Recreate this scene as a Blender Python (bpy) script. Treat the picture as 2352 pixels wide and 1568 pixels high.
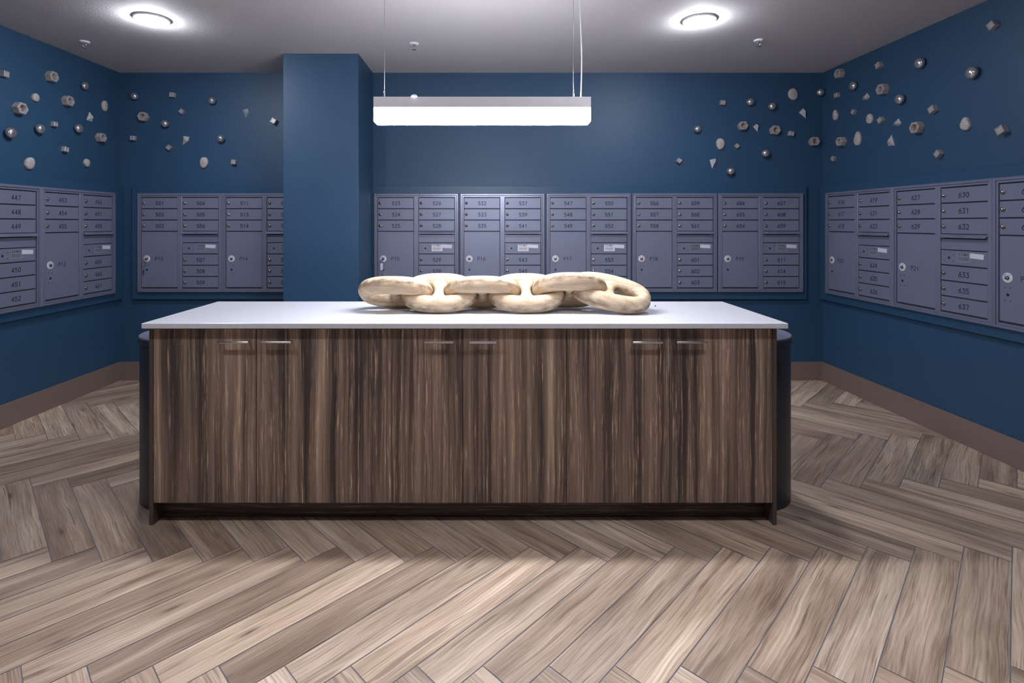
import bpy, bmesh, math, random
from mathutils import Vector, Matrix
R = math.radians
PI = math.pi
random.seed(7)
for o in list(bpy.data.objects): bpy.data.objects.remove(o, do_unlink=True)
SC = bpy.context.scene
COL = SC.collection

# ------------------------------------------------------------------ camera, world, exposure
F, PX, PY, CH = 1212.0, 1123.0, 514.0, 1.40      # focal length in px, principal point, eye height
cam = bpy.data.cameras.new('camera'); camo = bpy.data.objects.new('camera', cam); COL.objects.link(camo)
camo.location = (0, 0, CH); camo.rotation_euler = (R(90), 0, 0)
cam.sensor_width = 36.0; cam.lens = 36.0 * F / 2352
cam.shift_x = (1176 - PX) / 2352; cam.shift_y = -(784 - PY) / 2352
cam.clip_start = 0.05; cam.clip_end = 50
SC.camera = camo
SC.view_settings.view_transform = 'Standard'; SC.view_settings.look = 'None'
SC.view_settings.exposure = 0.0; SC.view_settings.gamma = 1.0; SC.view_settings.use_curve_mapping = False
W = bpy.data.worlds.new('world'); SC.world = W; W.use_nodes = True
W.node_tree.nodes['Background'].inputs[0].default_value = (0.5, 0.55, 0.7, 1)
W.node_tree.nodes['Background'].inputs[1].default_value = 0.05
LAMP_TINT = (0.90, 0.92, 1.0)
PENDANT, UPLIGHT, DOME = 98.0, 52.0, 225.0

# ------------------------------------------------------------------ room measures
BY = 4.74                                  # back wall
CZ = 2.757                                 # ceiling
XL, XR = -3.316, 2.996                     # back corners
FY = -1.6                                  # room goes on behind the camera
SL, SR = 18 / F, -24 / F                   # small splay of the side walls
def P(px, py, Y): return Vector(((px - PX) / F * Y, Y, CH + (PY - py) / F * Y))
def left_x(y): return XL + (y - BY) * SL
def right_x(y): return XR + (y - BY) * SR

# ------------------------------------------------------------------ materials
def mat(name, col=(.5, .5, .5), rough=.5, metal=0.0, **kw):
    m = bpy.data.materials.new(name); m.use_nodes = True
    b = m.node_tree.nodes['Principled BSDF']
    b.inputs['Base Color'].default_value = (*col, 1); b.inputs['Roughness'].default_value = rough
    b.inputs['Metallic'].default_value = metal
    for k, v in kw.items():
        k = k.replace('_', ' ')
        if k in b.inputs: b.inputs[k].default_value = v
    return m
class NT:
    def __init__(s, m): s.m = m; s.t = m.node_tree; s.b = s.t.nodes['Principled BSDF']
    def n(s, kind, **kw):
        nd = s.t.nodes.new(kind)
        for k, v in kw.items():
            if k in nd.inputs.keys() if hasattr(nd.inputs, 'keys') else False: nd.inputs[k].default_value = v
            else: setattr(nd, k, v)
        return nd
    def l(s, a, b): s.t.links.new(a, b)
    def coord(s, kind='Object'): return s.n('ShaderNodeTexCoord').outputs[kind]
    def mapping(s, src, scale=(1, 1, 1), rot=(0, 0, 0), loc=(0, 0, 0)):
        m = s.n('ShaderNodeMapping'); m.inputs['Scale'].default_value = scale; m.inputs['Rotation'].default_value = rot
        m.inputs['Location'].default_value = loc; s.l(src, m.inputs['Vector']); return m.outputs[0]
    def noise(s, src, scale=5, detail=4, rough=.5, dist=0, out='Fac'):
        n = s.n('ShaderNodeTexNoise'); n.inputs['Scale'].default_value = scale; n.inputs['Detail'].default_value = detail
        n.inputs['Roughness'].default_value = rough; n.inputs['Distortion'].default_value = dist
        s.l(src, n.inputs['Vector']); return n.outputs[out]
    def ramp(s, src, stops):
        r = s.n('ShaderNodeValToRGB'); e = r.color_ramp.elements
        while len(e) < len(stops): e.new(.5)
        for el, (p, c) in zip(e, stops):
            el.position = p; el.color = (*c, 1) if isinstance(c, tuple) else (c, c, c, 1)
        s.l(src, r.inputs[0]); return r.outputs[0]
    def mix(s, fac, a, b, mode='MIX'):
        m = s.n('ShaderNodeMix'); m.data_type = 'RGBA'; m.blend_type = mode
        for key, v in ((0, fac), (6, a), (7, b)):
            if isinstance(v, (int, float)): m.inputs[key].default_value = v if key == 0 else (v, v, v, 1)
            elif isinstance(v, tuple): m.inputs[key].default_value = (*v, 1)
            else: s.l(v, m.inputs[key])
        return m.outputs[2]
    def math(s, op, a, b=0.0, c=0.0):
        m = s.n('ShaderNodeMath'); m.operation = op
        for i, v in enumerate((a, b, c)):
            if isinstance(v, (int, float)): m.inputs[i].default_value = v
            else: s.l(v, m.inputs[i])
        return m.outputs[0]
    def bump(s, h, strength=.2, dist=.002):
        b = s.n('ShaderNodeBump'); b.inputs['Strength'].default_value = strength; b.inputs['Distance'].default_value = dist
        s.l(h, b.inputs['Height']); s.l(b.outputs[0], s.b.inputs['Normal'])
    def col(s, c): s.l(c, s.b.inputs['Base Color'])
    def rough(s, c): s.l(c, s.b.inputs['Roughness'])

def paint(name, c, rough=.45, bs=.25, sc=130, var=.06):
    m = mat(name, c, rough); t = NT(m); o = t.coord()
    v = t.noise(o, 2.5, 3)
    t.col(t.mix(v, tuple(x * (1 - var) for x in c), tuple(x * (1 + var) for x in c)))
    t.bump(t.noise(o, sc, 2, .5), bs, .003); return m
M = {}
M['wall'] = paint('blue_wall_paint', (0.0220, 0.070, 0.141), .5, .35, 110)
M['lobby'] = paint('greige_wall_paint', (.55, .52, .50), .5, .2, 110)
M['trimblue'] = paint('blue_trim_paint', (0.0220, 0.070, 0.141), .42, .05, 60)
M['ceiling'] = paint('ceiling_paint', (0.54, 0.52, 0.53), .8, .3, 90, .02)
M['base'] = paint('baseboard_paint', (0.20, 0.145, 0.125), .4, .05, 40)
M['grout'] = paint('tile_grout', (0.20, 0.19, 0.215), .8, .3, 200)

def floor_material():
    m = mat('wood_look_tile', rough=.42); t = NT(m)
    uv = t.n('ShaderNodeUVMap'); uv.uv_map = 'plank'; uv = uv.outputs[0]
    at = t.n('ShaderNodeAttribute'); at.attribute_name = 'tone'; sep = t.n('ShaderNodeSeparateColor'); t.l(at.outputs['Color'], sep.inputs[0])
    r1, r2, r3 = sep.outputs[0], sep.outputs[1], sep.outputs[2]
    warp = t.noise(t.mapping(uv, (1.8, 6, 1)), 1.0, 2, .5, 0, 'Color')
    wv = t.n('ShaderNodeVectorMath'); wv.operation = 'MULTIPLY_ADD'; t.l(warp, wv.inputs[0]); wv.inputs[1].default_value = (0.0, 0.05, 0.0); t.l(uv, wv.inputs[2])
    w = wv.outputs[0]
    broad = t.noise(t.mapping(w, (1.1, 17, 1)), 1.0, 3, .55)
    fine = t.noise(t.mapping(w, (2.2, 85, 1)), 1.0, 4, .6)
    hair = t.noise(t.mapping(w, (5, 300, 1)), 1.0, 3, .6)
    # cathedral figure: rings of a warped distance field
    ring = t.n('ShaderNodeTexWave'); ring.wave_type = 'BANDS'; ring.bands_direction = 'Y'
    ring.inputs['Scale'].default_value = 14; ring.inputs['Distortion'].default_value = 7; ring.inputs['Detail'].default_value = 2; ring.inputs['Detail Scale'].default_value = .5
    t.l(t.mapping(w, (.62, 1.5, 1)), ring.inputs['Vector'])
    base = t.ramp(broad, [(.26, (.150, .104, .072)), (.38, (.28, .208, .150)), (.52, (.40, .318, .242)), (.62, (.54, .450, .358)), (.74, (.74, .65, .55))])
    c = t.mix(t.math('MULTIPLY', ring.outputs['Fac'], .42), base, (.22, .16, .12))
    c = t.mix(t.ramp(fine, [(.38, .5), (.49, 0.0)]), c, (.15, .105, .08))
    c = t.mix(t.ramp(hair, [(.42, .36), (.58, 0.0)]), c, (.64, .56, .49))
    streak = t.noise(t.mapping(w, (1.6, 42, 1)), 1.0, 3, .6)
    c = t.mix(t.ramp(streak, [(.60, 0.0), (.64, .72)]), c, (.16, .115, .085))
    # knots
    vo = t.n('ShaderNodeTexVoronoi'); vo.inputs['Scale'].default_value = 1.0; t.l(t.mapping(w, (3.0, 11.5, 1)), vo.inputs['Vector'])
    sc = t.n('ShaderNodeSeparateColor'); t.l(vo.outputs['Color'], sc.inputs[0])
    k = t.math('MULTIPLY', t.ramp(vo.outputs['Distance'], [(.02, 1.0), (.13, .25), (.24, 0.0)]), t.math('GREATER_THAN', sc.outputs[0], .48))
    c = t.mix(t.math('MULTIPLY', k, .9), c, (.055, .035, .025))
    blot = t.noise(t.mapping(w, (1.1, 6.5, 1)), 1.0, 4, .6)
    c = t.mix(1.0, c, t.ramp(blot, [(.33, (.66, .62, .58)), (.47, (.98, .97, .95)), (.66, (1.10, 1.09, 1.07))]), 'MULTIPLY')
    c = t.mix(t.math('MULTIPLY', r2, .18), c, (.40, .31, .25))
    # plank to plank
    c = t.mix(1.0, c, t.ramp(r1, [(0, (.84, .78, .75)), (.5, (1.16, 1.11, 1.07)), (1, (1.42, 1.38, 1.34))]), 'MULTIPLY')
    c = t.mix(t.math('MULTIPLY', r3, .8), c, t.mix(1.0, c, (1.04, .985, .94), 'MULTIPLY'))
    t.col(c)
    t.rough(t.ramp(fine, [(.3, .5), (.7, .36)])); t.bump(t.math('ADD', fine, hair), .18, .0012)
    return m
M['floor'] = floor_material()

def walnut(name, seed=0.0, dark=1.0, flat=False):
    m = mat(name, rough=.38); t = NT(m); o = t.coord()
    if flat: o = t.mapping(o, (1, 1, 1), (0, R(90), 0))
    info = t.n('ShaderNodeObjectInfo')
    off = t.n('ShaderNodeCombineXYZ'); t.l(t.math('MULTIPLY', info.outputs['Random'], 37.0), off.inputs[0]); off.inputs[2].default_value = seed
    av = t.n('ShaderNodeVectorMath'); av.operation = 'ADD'; t.l(o, av.inputs[0]); t.l(off.outputs[0], av.inputs[1]); o = av.outputs[0]
    warp = t.noise(t.mapping(o, (8, 1, 2.2)), 1.0, 2, .5, 0, 'Color')
    wv = t.n('ShaderNodeVectorMath'); wv.operation = 'MULTIPLY_ADD'; t.l(warp, wv.inputs[0]); wv.inputs[1].default_value = (.022, 0, 0); t.l(o, wv.inputs[2]); w = wv.outputs[0]
    a = t.noise(t.mapping(w, (17, .5, .35)), 1.0, 3, .55)
    b = t.noise(t.mapping(w, (75, .5, 1.0)), 1.0, 3, .6)
    c_ = t.noise(t.mapping(w, (210, .5, 7)), 1.0, 3, .65)
    big = t.noise(t.mapping(o, (5, .5, .3)), 1.0, 1, .5)
    v = t.math('ADD', t.math('MULTIPLY', a, .50), t.math('ADD', t.math('MULTIPLY', b, .25), t.math('MULTIPLY', big, .25)))
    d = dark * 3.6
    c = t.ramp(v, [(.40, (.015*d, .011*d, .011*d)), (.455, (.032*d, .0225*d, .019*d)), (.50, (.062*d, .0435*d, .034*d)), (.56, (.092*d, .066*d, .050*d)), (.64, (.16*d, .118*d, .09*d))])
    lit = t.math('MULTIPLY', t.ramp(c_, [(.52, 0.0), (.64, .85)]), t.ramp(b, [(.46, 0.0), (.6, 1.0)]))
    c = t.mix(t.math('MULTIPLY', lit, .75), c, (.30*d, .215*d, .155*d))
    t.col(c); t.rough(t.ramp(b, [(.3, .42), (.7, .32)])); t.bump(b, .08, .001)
    return m
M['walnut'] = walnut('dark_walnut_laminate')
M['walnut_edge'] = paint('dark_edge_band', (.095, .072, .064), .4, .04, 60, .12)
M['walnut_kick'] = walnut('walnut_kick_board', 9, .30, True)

def quartz():
    m = mat('white_quartz', (.80, .80, .84), .16); t = NT(m); o = t.coord()
    c = t.mix(t.ramp(t.noise(o, 260, 2), [(.4, 0.0), (.7, 1.0)]), (.68, .69, .74), (.78, .79, .83)); t.col(c); return m
M['quartz'] = quartz()
def chainwood():
    m = mat('carved_pale_wood', rough=.6); t = NT(m); o = t.coord()
    g = t.noise(t.mapping(o, (3, 30, 30)), 1.0, 4, .6)
    c = t.ramp(g, [(.3, (.40, .275, .165)), (.5, (.55, .41, .27)), (.7, (.70, .56, .40))])
    st = t.noise(t.mapping(o, (5, 26, 26)), 1.0, 5, .65, .6)
    c = t.mix(t.ramp(st, [(.56, 0.0), (.70, .55)]), c, (.22, .14, .08))
    sx = t.n('ShaderNodeSeparateXYZ'); t.l(o, sx.inputs[0])
    band = t.ramp(t.math('ABSOLUTE', t.math('ADD', sx.outputs[2], t.math('MULTIPLY', t.math('SUBTRACT', t.noise(o, 9, 2), .5), .05))), [(.004, 1.0), (.024, 0.0)])
    c = t.mix(t.math('MULTIPLY', band, t.ramp(t.noise(t.mapping(o, (14, 40, 40)), 1.0, 5, .7), [(.34, .15), (.58, .95)])), c, (.13, .085, .05))
    sp = t.noise(o, 110, 3, .6); c = t.mix(t.ramp(sp, [(.62, 0.0), (.72, .75)]), c, (.16, .10, .06))
    t.col(c); t.bump(t.math('ADD', g, sp), .25, .002); return m
M['chain'] = chainwood()
def powder(name, c, metal=.0, rough=.42, bs=.12):
    m = mat(name, c, rough, metal); t = NT(m); o = t.coord()
    t.bump(t.noise(o, 700, 2), bs, .0006)
    t.col(t.mix(t.noise(o, 6, 3), tuple(x * .93 for x in c), tuple(x * 1.06 for x in c))); return m
M['mail'] = powder('grey_powder_coat', (.205, .228, .322), .25, .40)
M['mailframe'] = powder('grey_frame_aluminium', (.255, .275, .375), .45, .30)
M['gap'] = powder('dark_gap', (.035, .04, .055), 0, .6)
M['black'] = powder('black_engraving', (.012, .013, .02), 0, .6)
M['pewter'] = powder('cam_lock_metal', (.36, .31, .28), 1, .26, .02)
M['brass'] = powder('dark_lock_metal', (.33, .28, .22), 1, .3, .02)
M['chrome'] = powder('chrome', (.78, .77, .80), 1, .14, .01)
M['chrome_dim'] = powder('chrome_dim_reflection', (.62, .58, .56), 1, .28, .05)  # handle chrome with a dimmer reflection put into colour and roughness
M['disc'] = powder('white_lock_disc', (.68, .70, .78), .1, .35, .02)
M['sticker'] = powder('white_sticker', (.66, .66, .76), 0, .4, .02)
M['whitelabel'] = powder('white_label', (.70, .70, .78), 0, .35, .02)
M['clear'] = powder('clear_label_film', (.40, .43, .50), .55, .22, .02)
M['ball'] = powder('polished_ball_metal', (.64, .61, .62), .85, .19, .08)
M['satin'] = powder('satin_cube_metal', (.46, .43, .43), .35, .36, .2)
def stone(name, c):
    m = mat(name, c, .65); t = NT(m); o = t.coord()
    a = t.noise(o, 60, 5, .65); b = t.noise(t.mapping(o, (40, 40, 160)), 1, 3)
    t.col(t.mix(t.ramp(t.math('MULTIPLY', t.math('ADD', a, b), .5), [(.38, 0.0), (.62, 1.0)]), tuple(x * .62 for x in c), tuple(x * 1.12 for x in c)))
    t.bump(a, .35, .002); return m
M['hex'] = stone('weathered_grey_cast', (.40, .36, .36))
M['pebble'] = stone('pale_cracked_cast', (.50, .46, .45))
M['pyramid'] = stone('silver_grey_cast', (.56, .54, .56))
M['bin'] = powder('charcoal_bin_shell', (.035, .036, .05), .2, .38, .05)
M['binlid'] = powder('grey_bin_lid', (.21, .22, .29), .3, .3, .05)
M['housing'] = powder('lamp_housing_aluminium', (.80, .78, .82), .1, .4, .03)
M['cable'] = powder('steel_cable', (.30, .30, .33), .9, .4, .02)
M['cord'] = powder('white_cord', (.75, .73, .75), 0, .45, .02)
M['whiteplastic'] = powder('white_plastic', (.80, .80, .85), 0, .35, .02)
M['darkmetal'] = powder('dark_metal', (.06, .06, .07), .8, .4, .02)
def emit(name, s, tint=LAMP_TINT):
    m = bpy.data.materials.new(name); m.use_nodes = True; t = m.node_tree
    b = t.nodes['Principled BSDF']; b.inputs['Base Color'].default_value = (.9, .9, .9, 1)
    b.inputs['Emission Color'].default_value = (*tint, 1); b.inputs['Emission Strength'].default_value = s; return m
M['glow'] = emit('lit_diffuser_bottom', PENDANT * 1.7); M['glowside'] = emit('lit_diffuser_side', PENDANT * .56); M['upglow'] = emit('lit_top_diffuser', UPLIGHT); M['dome'] = emit('lit_dome', DOME)

# ------------------------------------------------------------------ mesh collecting
class MB:
    def __init__(s): s.v = []; s.f = []; s.mi = []; s.sm = []
    def add(s, vs, fs, mi=0, smooth=False):
        k = len(s.v); s.v += [tuple(v) for v in vs]
        for f in fs: s.f.append([k + i for i in f]); s.mi.append(mi); s.sm.append(smooth)
    def box(s, a, b, mi=0, c=0.0):
        x0, y0, z0 = a; x1, y1, z1 = b
        vs = [(x0, y0, z0), (x1, y0, z0), (x1, y1, z0), (x0, y1, z0), (x0, y0, z1), (x1, y0, z1), (x1, y1, z1), (x0, y1, z1)]
        s.add(vs, [(0, 3, 2, 1), (4, 5, 6, 7), (0, 1, 5, 4), (1, 2, 6, 5), (2, 3, 7, 6), (3, 0, 4, 7)], mi)
    def plate(s, x0, x1, z0, z1, yf, yb, c=.002, mi=0):
        """slab facing -y with a chamfered front edge"""
        vs = [(x0, yb, z0), (x1, yb, z0), (x1, yb, z1), (x0, yb, z1),
              (x0, yf + c, z0), (x1, yf + c, z0), (x1, yf + c, z1), (x0, yf + c, z1),
              (x0 + c, yf, z0 + c), (x1 - c, yf, z0 + c), (x1 - c, yf, z1 - c), (x0 + c, yf, z1 - c)]
        fs = [(3, 2, 1, 0), (8, 9, 10, 11)]
        for i in range(4):
            j = (i + 1) % 4; fs += [(i, j, 4 + j, 4 + i), (4 + i, 4 + j, 8 + j, 8 + i)]
        s.add(vs, fs, mi)
    def prism(s, pts, axis, a, b, mi=0, smooth=False):
        """closed outline extruded along axis; outline coords are the other two axes"""
        def mk(p, t):
            return {'x': (t, p[0], p[1]), 'y': (p[0], t, p[1]), 'z': (p[0], p[1], t)}[axis]
        n = len(pts); vs = [mk(p, a) for p in pts] + [mk(p, b) for p in pts]
        s.add(vs, [list(range(n))[::-1], list(range(n, 2 * n))], mi)
        s.add(vs, [(i, (i + 1) % n, n + (i + 1) % n, n + i) for i in range(n)], mi, smooth)
    def lathe(s, prof, n=24, M4=None, mi=0, smooth=True, a0=0, a1=2 * PI):
        """profile (r, h) about z; M4 places it"""
        M4 = M4 or Matrix(); full = abs(a1 - a0 - 2 * PI) < 1e-6; m = n if full else n + 1
        vs = []
        for r, h in prof:
            for i in range(m):
                t = a0 + (a1 - a0) * i / n; vs.append(M4 @ Vector((r * math.cos(t), r * math.sin(t), h)))
        fs = []
        for k in range(len(prof) - 1):
            for i in range(m if full else m - 1):
                j = (i + 1) % m; fs.append((k * m + i, k * m + j, (k + 1) * m + j, (k + 1) * m + i))
        s.add(vs, fs, mi, smooth)
    def tube(s, pts, r, n=10, mi=0, cap=True):
        pts = [Vector(p) for p in pts]; vs = []
        for i, p in enumerate(pts):
            d = (pts[min(i + 1, len(pts) - 1)] - pts[max(i - 1, 0)]).normalized()
            up = Vector((0, 0, 1)) if abs(d.z) < .9 else Vector((0, 1, 0))
            a = d.cross(up).normalized(); b = d.cross(a).normalized()
            rr = r[i] if isinstance(r, (list, tuple)) else r
            for k in range(n): t = 2 * PI * k / n; vs.append(p + a * math.cos(t) * rr + b * math.sin(t) * rr)
        fs = [(i * n + k, i * n + (k + 1) % n, (i + 1) * n + (k + 1) % n, (i + 1) * n + k) for i in range(len(pts) - 1) for k in range(n)]
        s.add(vs, fs, mi, True)
        if cap: s.add(vs, [list(range(n)), list(range(len(vs) - n, len(vs)))[::-1]], mi)
    def mesh(s, name, mats):
        me = bpy.data.meshes.new(name); me.from_pydata(s.v, [], s.f)
        for m in (mats if isinstance(mats, (list, tuple)) else [mats]): me.materials.append(m)
        for p, i, sm in zip(me.polygons, s.mi, s.sm): p.material_index = i; p.use_smooth = sm
        bm = bmesh.new(); bm.from_mesh(me); bmesh.ops.remove_doubles(bm, verts=bm.verts, dist=1e-5)
        bmesh.ops.recalc_face_normals(bm, faces=bm.faces); bm.to_mesh(me); bm.free(); me.update(); return me
def put(name, me, parent=None, loc=(0, 0, 0), rot=(0, 0, 0)):
    o = bpy.data.objects.new(name, me); COL.objects.link(o); o.location = loc; o.rotation_euler = rot
    if parent: o.parent = parent
    return o
def obj(name, mb, mats, parent=None, loc=(0, 0, 0), rot=(0, 0, 0), bevel=0):
    o = put(name, mb.mesh(name, mats), parent, loc, rot)
    if bevel:
        b = o.modifiers.new('bevel', 'BEVEL'); b.width = bevel; b.segments = 2; b.limit_method = 'ANGLE'; b.angle_limit = R(40)
    return o
def tag(o, label, cat, group=None):
    o['label'] = label; o['category'] = cat
    if group: o['group'] = group
    return o
def thing(name, label, cat, loc=(0, 0, 0), rz=0, group=None):
    o = bpy.data.objects.new(name, None); COL.objects.link(o); o.empty_display_size = .05
    o.location = loc; o.rotation_euler = (0, 0, rz); return tag(o, label, cat, group)
def struct(name, mb, m, **kw):
    o = obj(name, mb, m, **kw); o['kind'] = 'structure'; return o

# ------------------------------------------------------------------ room shell
def wallbox(name, a, b, z0, z1, t, m, inward):
    """upright slab from a to b; thickness t away from the room"""
    a = Vector((*a, 0)); b = Vector((*b, 0)); n = Vector((*inward, 0)).normalized() * -t
    pts = [a, b, b + n, a + n]; mb = MB(); mb.prism([(p.x, p.y) for p in pts], 'z', z0, z1); return struct(name, mb, m)
lx0, rx0 = left_x(FY), right_x(FY)
wallbox('wall_back', (XL, BY), (XR, BY), 0, CZ, .12, M['wall'], (0, -1))
wallbox('wall_left', (lx0, FY), (XL, BY), 0, CZ, .12, M['wall'], (1, 0))
wallbox('wall_right', (rx0, FY), (XR, BY), 0, CZ, .12, M['wall'], (-1, 0))
wallbox('wall_front', (lx0, FY), (rx0, FY), 0, CZ, .12, M['lobby'], (0, 1))
mb = MB(); mb.box((-3.7, FY - .15, CZ), (3.4, BY + .15, CZ + .1)); struct('ceiling', mb, M['ceiling'])
COLX0, COLX1, COLY = -1.641, -1.040, 4.206
mb = MB(); mb.box((COLX0, COLY, 0), (COLX1, BY, CZ)); struct('wall_column', mb, M['wall'], bevel=.004)
def floor():
    L, Wd, g = .873, .148, .0019
    x0, y0 = -1.904, 1.673; s2 = math.sqrt(.5)
    me = bpy.data.meshes.new('floor'); bm = bmesh.new()
    uvl = bm.loops.layers.uv.new('plank'); cl = bm.loops.layers.float_color.new('tone')
    rnd = random.Random(11)
    def toxy(u, v): return (x0 + (u + v) * s2, y0 + (u - v) * s2)
    def inside(x, y): return left_x(y) - 1.0 < x < right_x(y) + 1.0 and FY - 1 < y < BY + 1.0
    def clip(poly):
        def cut(pts, fn):
            out = []
            for i in range(len(pts)):
                a, b = pts[i], pts[(i + 1) % len(pts)]; fa, fb = fn(a), fn(b)
                if fa >= 0: out.append(a)
                if (fa >= 0) != (fb >= 0):
                    t = fa / (fa - fb); out.append((a[0] + (b[0] - a[0]) * t, a[1] + (b[1] - a[1]) * t))
            return out
        for fn in (lambda p: p[0] - left_x(p[1]), lambda p: right_x(p[1]) - p[0], lambda p: BY - p[1], lambda p: p[1] - FY):
            poly = cut(poly, fn)
            if len(poly) < 3: return None
        return poly
    for j in range(-9, 10):
        for k in range(-60, 60):
            for kind in (0, 1):
                ou, ov = j * L, -j * L
                if kind == 0: u0, v0, u1, v1 = k * Wd, k * Wd, k * Wd + L, (k + 1) * Wd
                else: u0, v0, u1, v1 = (k - 1) * Wd, k * Wd, k * Wd, k * Wd + L
                u0 += ou; u1 += ou; v0 += ov; v1 += ov
                cx, cy = toxy((u0 + u1) / 2, (v0 + v1) / 2)
                if not inside(cx, cy): continue
                poly = [toxy(u0 + g, v0 + g), toxy(u1 - g, v0 + g), toxy(u1 - g, v1 - g), toxy(u0 + g, v1 - g)]
                poly = clip(poly)
                col = (rnd.random(), rnd.random(), rnd.random(), 1); ru, rv = rnd.uniform(0, 90), rnd.uniform(0, 90); fl = rnd.choice((-1, 1))
                if not poly: continue
                vs = [bm.verts.new((x, y, 0.0)) for x, y in poly]
                try: f = bm.faces.new(vs)
                except ValueError: continue
                for lp in f.loops:
                    x, y = lp.vert.co.x - x0, lp.vert.co.y - y0; u = (x + y) * s2; v = (x - y) * s2
                    a, b = ((u - u0), (v - v0)) if kind == 0 else ((v - v0), (u - u0))
                    lp[uvl].uv = (ru + fl * a, rv + b); lp[cl] = col
    bm.normal_update()
    for f in bm.faces:
        if f.normal.z < 0: f.normal_flip()
    # grout bed just under the plank faces, and the slab body
    k = [bm.verts.new(p) for p in ((-3.7, FY - .15, -.0015), (3.4, FY - .15, -.0015), (3.4, BY + .15, -.0015), (-3.7, BY + .15, -.0015))]
    k2 = [bm.verts.new((v.co.x, v.co.y, -.1)) for v in k]
    fs = [bm.faces.new(k), bm.faces.new(k2[::-1])] + [bm.faces.new((k[i], k2[i], k2[(i + 1) % 4], k[(i + 1) % 4])) for i in range(4)]
    for f in fs: f.material_index = 1
    bm.to_mesh(me); bm.free(); me.materials.append(M['floor']); me.materials.append(M['grout'])
    o = put('floor', me); o['kind'] = 'structure'
floor()

# baseboards
BT, BHt = .014, .164
def baseb(name, a, b, inward):
    a = Vector((*a, 0)); b = Vector((*b, 0)); n = Vector((*inward, 0)).normalized()
    pts = [a + n * .0005, b + n * .0005, b + n * BT, a + n * BT]; mb = MB(); mb.prism([(p.x, p.y) for p in pts], 'z', 0, BHt)
    return struct(name, mb, M['base'], bevel=.002)
nL = (1, -SL); nR = (-1, SR)
baseb('baseboard_left', (left_x(FY), FY), (left_x(BY - BT), BY - BT), nL)
baseb('baseboard_right', (right_x(FY), FY), (right_x(BY - BT), BY - BT), nR)
baseb('baseboard_back', (XL, BY), (COLX0, BY), (0, -1))
baseb('baseboard_back', (COLX1, BY), (XR, BY), (0, -1))
baseb('baseboard_column', (COLX0, COLY), (COLX1, COLY), (0, -1))

# ------------------------------------------------------------------ wall frames: x along the wall (to the right seen from the room), y into the wall
WALLS = {'back': (Vector((0, BY, 0)), 0.0),
         'left': (Vector((XL, BY, 0)), PI / 2 - math.atan(SL)),       # x runs towards the back corner
         'right': (Vector((XR, BY, 0)), -PI / 2 - math.atan(SR))}     # x runs from the back corner to the room
def wmat(w): o, a = WALLS[w]; return Matrix.Translation(o) @ Matrix.Rotation(a, 4, 'Z')
def on_wall(w, px, py, off=0.0):
    """where the sight line through a measured point meets the wall (off = distance in front)"""
    o, a = WALLS[w]; n = Vector((math.sin(a), -math.cos(a), 0)); d = Vector(((px - PX) / F, 1, (PY - py) / F)); c = Vector((0, 0, CH))
    t = ((o + n * off - c).dot(n)) / d.dot(n); return c + d * t
Z_TT, Z_FT, Z_FB, Z_TB = 1.738, 1.672, .790, .727
TS = .032                                  # trim surround thickness
def surround(name, w, x0, x1):
    mb = MB(); mb.plate(x0, x1, Z_TB, Z_TT, -TS, -.0005, .002)
    o = struct(name, mb, M['trimblue']); o.matrix_world = wmat(w); return o
def wx(w, px, py=560, off=TS): return (wmat(w).inverted() @ on_wall(w, px, py, off)).x
surround('trim_1', 'left', -4.2, -.012)
surround('trim_2', 'back', wx('back', 303), COLX0 - .0005)
surround('trim_3', 'back', COLX1 + .0005, wx('back', 1853))
surround('trim_4', 'right', .012, 4.2)

# ------------------------------------------------------------------ stroke lettering
def arc(cx, cy, rx, ry, a0, a1, n=8): return [(cx + rx * math.cos(R(a0 + (a1 - a0) * i / n)), cy + ry * math.sin(R(a0 + (a1 - a0) * i / n))) for i in range(n + 1)]
GL = {
 '0': [arc(.3, .5, .28, .5, 0, 360, 18)], '1': [[(.15, .8), (.34, 1), (.34, 0)]],
 '2': [arc(.3, .72, .27, .28, 160, -30, 8) + [(.03, 0), (.58, 0)]],
 '3': [[(.05, 1), (.54, 1), (.27, .62)] + arc(.28, .31, .29, .31, 90, -150, 9)],
 '4': [[(.42, 0), (.42, 1), (.02, .28), (.6, .28)]],
 '5': [[(.54, 1), (.1, 1), (.06, .56)] + arc(.29, .32, .29, .32, 125, -150, 10)],
 '6': [[(.44, 1), (.09, .5)] + arc(.3, .31, .28, .31, 150, 510, 16)],
 '7': [[(.02, 1), (.56, 1), (.2, 0)]],
 '8': [arc(.3, .27, .28, .27, 0, 360, 14), arc(.3, .77, .23, .23, 0, 360, 12)],
 '9': [[(.16, 0), (.51, .5)] + arc(.3, .69, .28, .31, -30, 330, 16)],
 'P': [[(.06, 0), (.06, 1), (.34, 1)] + arc(.34, .76, .22, .24, 90, -90, 8) + [(.06, .52)]],
 'U': [[(.05, 1), (.05, .3)] + arc(.3, .3, .25, .3, 180, 360, 8) + [(.55, 1)]],
 'S': [arc(.3, .75, .24, .25, 30, 270, 8) + arc(.3, .25, .26, .25, 90, -150, 8)],
 'M': [[(.02, 0), (.02, 1), (.3, .4), (.58, 1), (.58, 0)]], 'A': [[(.0, 0), (.3, 1), (.6, 0)], [(.12, .35), (.48, .35)]],
 'I': [[(.3, 0), (.3, 1)]], 'L': [[(.06, 1), (.06, 0), (.54, 0)]], '.': [[(.25, .0), (.27, .04)]],
 'O': [arc(.3, .5, .29, .5, 0, 360, 16)], 'T': [[(.3, 0), (.3, 1)], [(0, 1), (.6, 1)]], 'G': [arc(.3, .5, .28, .5, 50, 350, 14) + [(.34, .46)]],
 'N': [[(.04, 0), (.04, 1), (.56, 0), (.56, 1)]], ' ': []}
TXT = {}
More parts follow.
